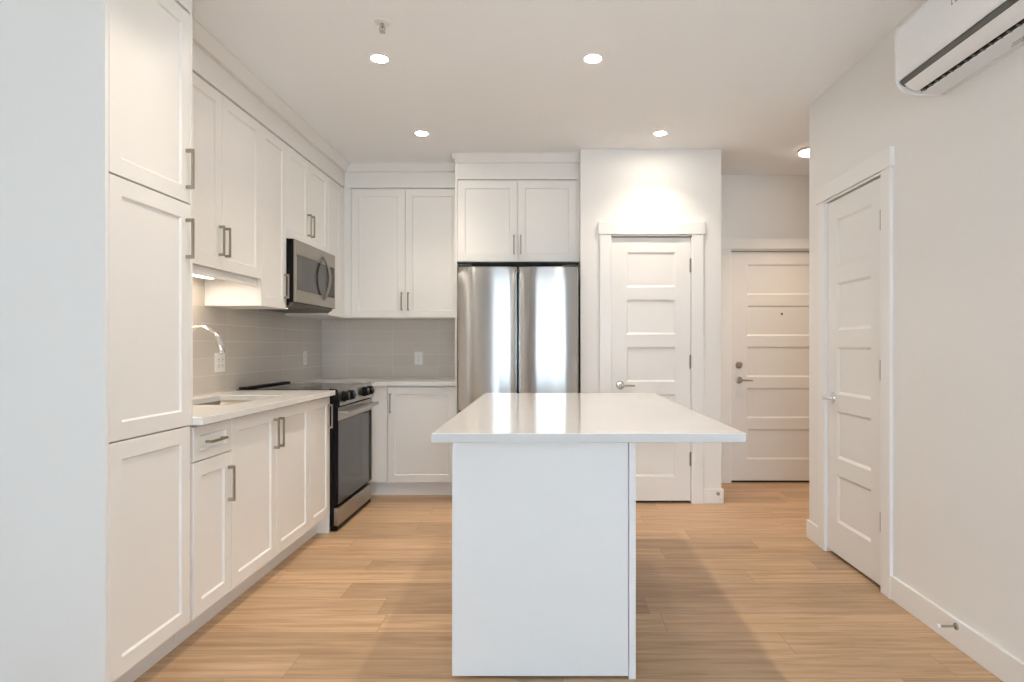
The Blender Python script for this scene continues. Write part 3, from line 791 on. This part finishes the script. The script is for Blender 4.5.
# oven door
dm = MB().box((RF - 0.029, RY0 + 0.004, 0.172), (RF - 0.001, RY1 - 0.004, 0.802), 0.003).build('oven_door', black_m, t)
MB().box((RF - 0.0008, RY0 + 0.004, 0.715), (RF + 0.004, RY1 - 0.004, 0.800), 0.0015).build('door_trim', steel_m, dm)
MB().box((RF - 0.0008, RY0 + 0.0045, 0.178), (RF + 0.003, RY1 - 0.075, 0.712), 0.0015).build('door_glass', oven_glass_m, dm)
MB().box((RF - 0.0008, RY1 - 0.073, 0.178), (RF + 0.003, RY1 - 0.0045, 0.712), 0.0015).build('glass_border', black_m, dm)
mb = MB(); mb.tube([(RF + 0.05, RY0 + 0.02, 0.765), (RF + 0.05, RY1 - 0.02, 0.765)], 0.013, 20)
for yy in (RY0 + 0.045, RY1 - 0.045): mb.tube([(RF + 0.003, yy, 0.765), (RF + 0.045, yy, 0.765)], 0.010, 14)
mb.build('door_handle', steel_m, dm, smooth=True)
d = MB().box((RF - 0.029, RY0 + 0.004, 0.036), (RF + 0.002, RY1 - 0.004, 0.150), 0.003).build('drawer', steel_m, t)

# ------------------------------------------------------------------ microwave
MF = -1.626
t = thing('microwave', 'stainless steel over-the-range microwave with curved handle', 'microwave', (-1.82, 4.37, 1.46))
MB().box((XL + 0.011, 3.994, 1.464), (MF - 0.042, 4.749, 1.893), 0.002).build('body', black_m, t)
MB().box((MF - 0.0415, 3.9945, 1.482), (MF - 0.0115, 4.7485, 1.892), 0.002).build('door_backing', black_m, t)
fr = Fr((MF - 0.011, 3.996, 1.484), (0, 1, 0), (1, 0, 0))
dw, dh = 0.752, 0.406
d = MB().panelled(fr, dw, dh, 0.011, [(0.024, 0.078, 0.742, 0.312)], step=0.003, depth=0.004, edge=0.003).build('door', dark_steel_m, t)
MB().box((0.0275, 0.0815, 0.0072), (0.560, 0.3085, 0.0085), 0.0004, fr).build('door_window', micro_glass_m, d)
MB().box((0.5605, 0.0815, 0.0072), (0.7385, 0.3085, 0.0085), 0.0004, fr).build('control_panel', blackplastic_m, d)
hp = [(0.50, 0.045 + 0.325 * k / 20, 0.012 + 0.050 * math.sin(PI * k / 20) ** 0.75) for k in range(21)]
# black strip standing in for shade and reflection behind the bowed handle
mb = MB(); tb = bmesh.new(); prev = None
for (u, v, n_) in hp:
    ring = [tb.verts.new(fr.p(u + a, v, n_ + c)) for a, c in ((-0.014, -0.012), (0.014, -0.012), (0.014, -0.0063), (-0.014, -0.0063))]
    if prev:
        for k in range(4): tb.faces.new((prev[k], prev[(k + 1) % 4], ring[(k + 1) % 4], ring[k]))
    else: tb.faces.new(ring)
    prev = ring
tb.faces.new(prev); mb._merge(tb); mb.build('handle_shade_strip', black_m, d, smooth=True)
mb = MB(); tb = bmesh.new()
prev = None
for (u, v, n_) in hp:
    ring = [tb.verts.new(fr.p(u + a, v, n_ + c)) for a, c in ((-0.016, -0.006), (0.016, -0.006), (0.016, 0.002), (0.010, 0.005), (-0.010, 0.005), (-0.016, 0.002))]
    if prev:
        for k in range(6): tb.faces.new((prev[k], prev[(k + 1) % 6], ring[(k + 1) % 6], ring[k]))
    else: tb.faces.new(ring)
    prev = ring
tb.faces.new(prev); mb._merge(tb); mb.build('handle', dark_steel_m, d, smooth=True)
mb = MB(); mb.extrude([(XL + 0.03, 1.4635), (XL + 0.03, 1.452), (MF - 0.05, 1.452), (MF - 0.02, 1.470), (MF - 0.02, 1.4815), (MF - 0.0425, 1.4815), (MF - 0.0425, 1.4635)], 4.004, 4.740, 'Y'); mb.build('base_grille', darkgrey_m, t)
lens_m = emitter('task_light_lens', (1.0, 0.85, 0.65), 2.5)
MB().box((-1.86, 4.06, 1.4495), (-1.74, 4.16, 1.4518), 0.0008).build('task_light', lens_m, t)

# ------------------------------------------------------------------ refrigerator
FX0, FX1, FYF = -0.679, 0.231, 4.62
t = thing('refrigerator', 'stainless steel french-door refrigerator below the white cabinet', 'refrigerator', (-0.22, 5.0, 0))
mb = MB(); mb.box((FX0 + 0.004, FYF + 0.082, 0.02), (FX1 - 0.004, 5.42, 1.765), 0.004); mb.build('body', black_m, t)
mb = MB()
for a in (FX0 + 0.06, FX1 - 0.06):
    for c in (FYF + 0.14, 5.34): MB().cyl((a, c, 0.0105), 0.02, 0.019).build('leveling_foot', blackplastic_m, t, smooth=True)
mb = MB()
for a in (FX0 + 0.012, FX1 - 0.112): MB().box((a, FYF + 0.03, 1.7945), (a + 0.10, FYF + 0.15, 1.812), 0.004).build('hinge_cover', blackplastic_m, t)
def fridge_door(name, x0, x1, z0, z1, bulge=0.020, both=(1, 1)):
    """front skin bulging gently outwards, edges rolled back; dark sides"""
    n = 36; k = 16
    tb = bmesh.new(); g = []
    for j in range(k + 1):
        vz = j / k; row = []
        for i in range(n + 1):
            u = i / n
            x = x0 + (x1 - x0) * u; z = z0 + (z1 - z0) * vz
            cu = 1 - abs(2 * u - 1) ** 3.0
            ro = min(1, min((x - x0), (x1 - x)) / 0.012); ro = math.sqrt(max(0, 1 - (1 - ro) ** 2))
            rz = min(1, min((z - z0), (z1 - z)) / 0.008); rz = math.sqrt(max(0, 1 - (1 - rz) ** 2))
            y = FYF + bulge * (1 - cu) + 0.006 * (2 * vz - 1) ** 2 + 0.010 * (1 - ro) + 0.006 * (1 - rz)
            row.append(tb.verts.new((x, y, z)))
        g.append(row)
    for j in range(k):
        for i in range(n): tb.faces.new((g[j][i], g[j][i + 1], g[j + 1][i + 1], g[j + 1][i]))
    # close to a thin skin
    per = [g[0][i] for i in range(n + 1)] + [g[j][n] for j in range(1, k + 1)] + [g[k][i] for i in range(n - 1, -1, -1)] + [g[j][0] for j in range(k - 1, 0, -1)]
    bk = [tb.verts.new((q.co.x, FYF + 0.045, q.co.z)) for q in per]; m_ = len(per)
    for i in range(m_): tb.faces.new((per[i], per[(i + 1) % m_], bk[(i + 1) % m_], bk[i]))
    tb.faces.new(bk)
    mb = MB(); mb._merge(tb); d = mb.build(name, fridge_m, t, smooth=True, origin=((x0 + x1) / 2, FYF + 1.6, (z0 + z1) / 2))
    MB().box((x0 + 0.0015, FYF + 0.0455, z0 + 0.001), (x1 - 0.0015, FYF + 0.079, z1 - 0.001), 0.002).build('door_liner', black_m, t)
    return d
xm = -0.2225
fridge_door('door', FX0, xm - 0.0065, 0.715, 1.792)
fridge_door('door', xm + 0.0065, FX1, 0.715, 1.792)
fridge_door('freezer_drawer', FX0, FX1, 0.06, 0.705)

# ------------------------------------------------------------------ island
IX0, IX1, IY0, IY1 = -0.377, 0.645, 2.0065, 3.742
o = slab(MB(), IX0, IX1, IY0, IY1, 0.8845, 0.915, None, 0.003).build('island_countertop', quartz_m)
tag(o, 'glossy white quartz slab on the kitchen island', 'countertop')
t = thing('kitchen_island', 'white panelled kitchen island base under the quartz slab', 'island', (-0.02, 2.95, 0))
BY0, BY1 = 2.233, 3.70
MB().box((-0.322, BY0 + 0.019, TOE), (0.2905, BY1 - 0.019, 0.8835)).build('carcass', cab_m, t)
MB().box((-0.344, BY0, 0.009), (0.2905, BY0 + 0.0185, 0.8835), 0.001).build('end_panel', island_m, t)
MB().box((-0.344, BY1 - 0.0185, 0.009), (0.2905, BY1, 0.8835), 0.001).build('end_panel', island_m, t)
MB().box((0.2925, BY0 - 0.004, 0.0), (0.3175, BY1 + 0.004, 0.8835), 0.001).build('back_panel', island_m, t)
MB().box((-0.265, BY0 + 0.02, 0), (0.285, BY1 - 0.02, TOE - 0.0005)).build('toe_kick', cab_m, t)
IF = Fr((-0.3225, 0, 0), (0, 1, 0), (-1, 0, 0))
n = 3; a0 = BY0 + 0.0195; wd = (BY1 - BY0 - 0.039) / n
for k in range(n):
    d = shaker(IF, a0 + k * wd, TOE, a0 + (k + 1) * wd, BT0, t); pull(IF, a0 + (k + 1) * wd - 0.03, 0.75, d)

# ------------------------------------------------------------------ outlets
def outlet(name, label, fr, w, gang):
    t = thing(name, label, 'electrical outlet', tuple(fr.p(0, 0, 0)))
    MB().box((-w / 2, -0.058, 0.0006), (w / 2, 0.058, 0.0055), 0.0018, fr, 2).build('cover_plate', plate_m, t)
    for c in gang:
        dv = MB().box((c - 0.017, -0.033, 0.0056), (c + 0.017, 0.033, 0.008), 0.0012, fr).build('receptacle', plate_m, t)
        mb = MB()
        for vv in (-0.018, 0.018):
            mb.box((c - 0.0075, vv - 0.005, 0.0081), (c - 0.005, vv + 0.005, 0.0085), 0, fr); mb.box((c + 0.005, vv - 0.004, 0.0081), (c + 0.0075, vv + 0.004, 0.0085), 0, fr)
            mb.box((c - 0.0025, vv - 0.013, 0.0081), (c + 0.0025, vv - 0.009, 0.0085), 0, fr)
        mb.build('slots', blackplastic_m, dv)
outlet('wall_outlet', 'wide white outlet plate on the tile behind the faucet', Fr((XL + 0.009, 3.80, 1.098), (0, 1, 0), (1, 0, 0)), 0.116, (-0.023, 0.023))
outlet('wall_outlet', 'narrow white outlet plate on the left tile near the corner', Fr((XL + 0.009, 5.13, 1.100), (0, 1, 0), (1, 0, 0)), 0.072, (0,))
outlet('wall_outlet', 'white outlet plate on the back wall tile left of the refrigerator', Fr((-1.145, YB - 0.009, 1.093), (1, 0, 0), (0, -1, 0)), 0.072, (0,))

# ------------------------------------------------------------------ recessed lights
pot_lens_m = emitter('recessed_lamp_lens', (1.0, 0.90, 0.77), 112.0)
dim_lens_m = emitter('dimmed_lamp_lens', (1.0, 0.91, 0.80), 50.0)
trimring_m = paint('lamp_trim_white', (0.85, 0.84, 0.82), 0.5)
def lamp(name, size, watts, loc, parent, spread=PI, shape='DISK', size_y=None, rot=(0, 0, 0), col=WARM):
    l = bpy.data.lights.new(name, 'AREA'); l.shape = shape; l.size = size
    if size_y: l.size_y = size_y
    l.energy = watts; l.color = col; l.spread = spread
    o = bpy.data.objects.new(name, l); COL.objects.link(o); o.location = loc; o.rotation_euler = rot
    o.parent = parent; o.matrix_parent_inverse = Matrix.Translation(-Vector(parent.location))
    return o
pots = [(-0.876, 3.234, 'recessed ceiling light nearer the viewer, on the left beside the sprinkler'), (0.237, 3.234, 'recessed ceiling light nearer the viewer, right of centre'),
        (-0.888, 4.37, 'recessed ceiling light on the left in front of the back cabinets'), (0.793, 4.37, 'recessed ceiling light in front of the pantry door'),
        (-0.876, 2.10, 'recessed ceiling light beside the tall cabinet, above the picture'), (0.237, 2.10, 'recessed ceiling light over the near edge of the island, above the picture')]
for x, y, lb in pots:
    t = thing('recessed_light', lb, 'ceiling light', (x, y, H), 'recessed ceiling lights in the kitchen')
    MB().lathe((x, y, H), [(0.040, -0.0005), (0.052, -0.0005), (0.054, -0.003), (0.050, -0.006), (0.042, -0.004), (0.040, -0.0005)], 40).build('trim_ring', trimring_m, t, smooth=True)
    MB().lathe((x, y, H), [(0, -0.0010), (0.0395, -0.0010), (0.0395, -0.003), (0.034, -0.0042), (0, -0.0048)], 40).build('lens', pot_lens_m if y > 3 else dim_lens_m, t, smooth=True)
    lamp('lamp', 0.075, POT_W, (x, y, H - 0.012), t, spread=math.radians(108))
# hall flush light
t = thing('flush_ceiling_light', 'round flush ceiling light in the entry hall, half hidden by the wall corner', 'ceiling light', (2.03, 4.75, H))
MB().lathe((2.03, 4.75, H), [(0.0, -0.0005), (0.108, -0.0005), (0.108, -0.012), (0.102, -0.016), (0.0, -0.016)], 48).build('housing', trimring_m, t, smooth=True)
MB().lathe((2.03, 4.75, H), [(0, -0.0165), (0.098, -0.0165), (0.092, -0.026), (0.07, -0.031), (0, -0.033)], 48).build('diffuser', emitter('hall_lamp_diffuser', (1.0, 0.88, 0.74), 13.0), t, smooth=True)
lamp('lamp', 0.2, HALL_W, (2.03, 4.75, H - 0.04), t, spread=math.radians(105), col=(1.0, 0.76, 0.55))

# sprinkler
t = thing('fire_sprinkler', 'small white pendent fire sprinkler head on the ceiling', 'sprinkler', (-0.765, 2.87, H))
MB().lathe((-0.765, 2.87, H), [(0.0, -0.0005), (0.038, -0.0005), (0.037, -0.004), (0.02, -0.008), (0.012, -0.009), (0, -0.009)], 36).build('escutcheon', trimring_m, t, smooth=True)
mb = MB(); mb.cyl((-0.765, 2.87, H - 0.017), 0.008, 0.016)
for s in (-1, 1): mb.tube([(-0.765 + s * 0.007, 2.87, H - 0.022), (-0.765 + s * 0.013, 2.87, H - 0.033), (-0.765 + s * 0.004, 2.87, H - 0.047)], 0.002, 8)
mb.cyl((-0.765, 2.87, H - 0.035), 0.003, 0.022); mb.build('sprinkler_frame', satin_m, t, smooth=True)
MB().cyl((-0.765, 2.87, H - 0.049), 0.013, 0.002).build('deflector', satin_m, t)

# under-cabinet light strip above the sink
t = thing('under_cabinet_light', 'slim lit strip under the wall cabinet above the sink', 'light', (-1.90, 3.1, 1.59))
MB().box((-1.925, 2.80, 1.580), (-1.875, 3.50, 1.5910), 0.002).build('housing', trimring_m, t)
MB().box((-1.920, 2.805, 1.5765), (-1.880, 3.495, 1.5796), 0.001).build('lens', emitter('strip_lens', (1.0, 0.90, 0.76), 5.0), t)
lamp('lamp', 0.035, STRIP_W, (-1.90, 3.15, 1.574), t, shape='RECTANGLE', size_y=0.68)

# ------------------------------------------------------------------ wall air conditioner
AY0, AY1 = 1.66, 2.56
t = thing('air_conditioner', 'white wall-mounted split air conditioner high on the right wall', 'air conditioner', (XR, 2.1, 2.23))
xb = XR - 0.0005
body = [(xb, 2.524), (1.475, 2.524), (1.452, 2.516), (1.438, 2.495), (1.4335, 2.46), (1.4335, 2.31), (1.440, 2.290), (1.468, 2.286), (1.476, 2.262), (1.488, 2.255), (1.520, 2.262), (1.530, 2.243), (1.560, 2.235), (1.612, 2.231), (xb, 2.231)]
inner = [(xb, 2.515), (1.475, 2.515), (1.455, 2.490), (1.455, 2.30), (1.475, 2.290), (1.51, 2.285), (1.535, 2.262), (1.545, 2.243), (1.612, 2.236), (xb, 2.236)]
MB().extrude(inner, AY0 + 0.012, AY1 - 0.012, 'Y').build('chassis', acunder_m, t)
# front cover
front = [(xb, 2.524), (1.475, 2.524), (1.458, 2.519), (1.446, 2.508), (1.438, 2.49), (1.4335, 2.455), (1.4335, 2.315), (1.4365, 2.298), (1.444, 2.286), (1.452, 2.290), (1.444, 2.31), (1.4425, 2.455), (1.448, 2.49), (1.457, 2.508), (1.475, 2.5155), (xb, 2.5155)]
MB().extrude(front, AY0 + 0.0125, AY1 - 0.0125, 'Y').build('front_cover', ac_m, t, smooth=True)
# end caps
cap = [(xb, 2.525), (1.475, 2.525), (1.457, 2.520), (1.445, 2.509), (1.437, 2.49), (1.4325, 2.455), (1.4325, 2.315), (1.436, 2.290), (1.446, 2.266), (1.462, 2.248), (1.485, 2.238), (1.53, 2.232), (xb, 2.230)]
for a, b_ in ((AY0, AY0 + 0.012), (AY1 - 0.012, AY1)):
    MB().extrude(cap, a, b_, 'Y').build('end_cap', ac_m, t, smooth=True)
# dark air slots, louvre between them
MB().extrude([(1.4525, 2.2895), (1.470, 2.285), (1.474, 2.275), (1.468, 2.262), (1.455, 2.270), (1.4465, 2.282)], AY0 + 0.0125, AY1 - 0.0125, 'Y').build('upper_slot', darkgrey_m, t)
MB().extrude([(1.457, 2.2655), (1.464, 2.2675), (1.505, 2.2525), (1.518, 2.243), (1.512, 2.238), (1.494, 2.240), (1.472, 2.250)], AY0 + 0.03, AY1 - 0.03, 'Y').build('louvre', ac_m, t, smooth=True)
MB().extrude([(1.5185, 2.2475), (1.545, 2.250), (1.545, 2.2385), (1.524, 2.2385)], AY0 + 0.03, AY1 - 0.03, 'Y').build('lower_slot', black_m, t)
mb = MB()
k = 0; yy = AY0 + 0.05
while yy < AY1 - 0.05: mb.box((1.5195, yy, 2.2355), (1.535, yy + 0.008, 2.2385)); yy += 0.042
mb.box((1.5355, AY0 + 0.03, 2.2384), (1.5365, AY1 - 0.03, 2.2385)); mb.build('slot_grille', darkgrey_m, t)
MB().extrude([(1.5355, 2.2383), (1.545, 2.2345), (1.612, 2.2295), (1.612, 2.2355), (1.545, 2.2385)], AY0 + 0.0125, AY1 - 0.0125, 'Y').build('bottom_panel', acunder_m, t)
MB().box((1.6125, AY0 + 0.03, 2.2345), (1.6155, AY1 - 0.03, 2.2358)).build('bottom_seam', black_m, t)
MB().box((1.616, AY0 + 0.0125, 2.2300), (xb, AY1 - 0.0125, 2.2355)).build('rear_rail', acunder_m, t)
# remains of the brand lettering at the picture's top edge (two letter feet) and the small rating label
mb = MB(); cy = 2.20
for k_, (dy, w_) in enumerate(((0.0, 0.010), (0.02, 0.012), (0.042, 0.010), (0.062, 0.010))):
    mb.box((1.4328, cy - dy, 2.407), (1.4333, cy - dy - 0.0028, 2.427)); mb.box((1.4328, cy - dy, 2.407), (1.4333, cy - dy - w_, 2.4098))
mb.build('lettering', print_m, t)
mb = MB()
for k_ in range(4): mb.box((1.588 + 0.006 * k_, 2.03, 2.2290), (1.590 + 0.006 * k_, 2.03 + (0.09, 0.05, 0.11, 0.07)[k_], 2.2296 + 0.0004))
mb.build('rating_text', print_m, t)
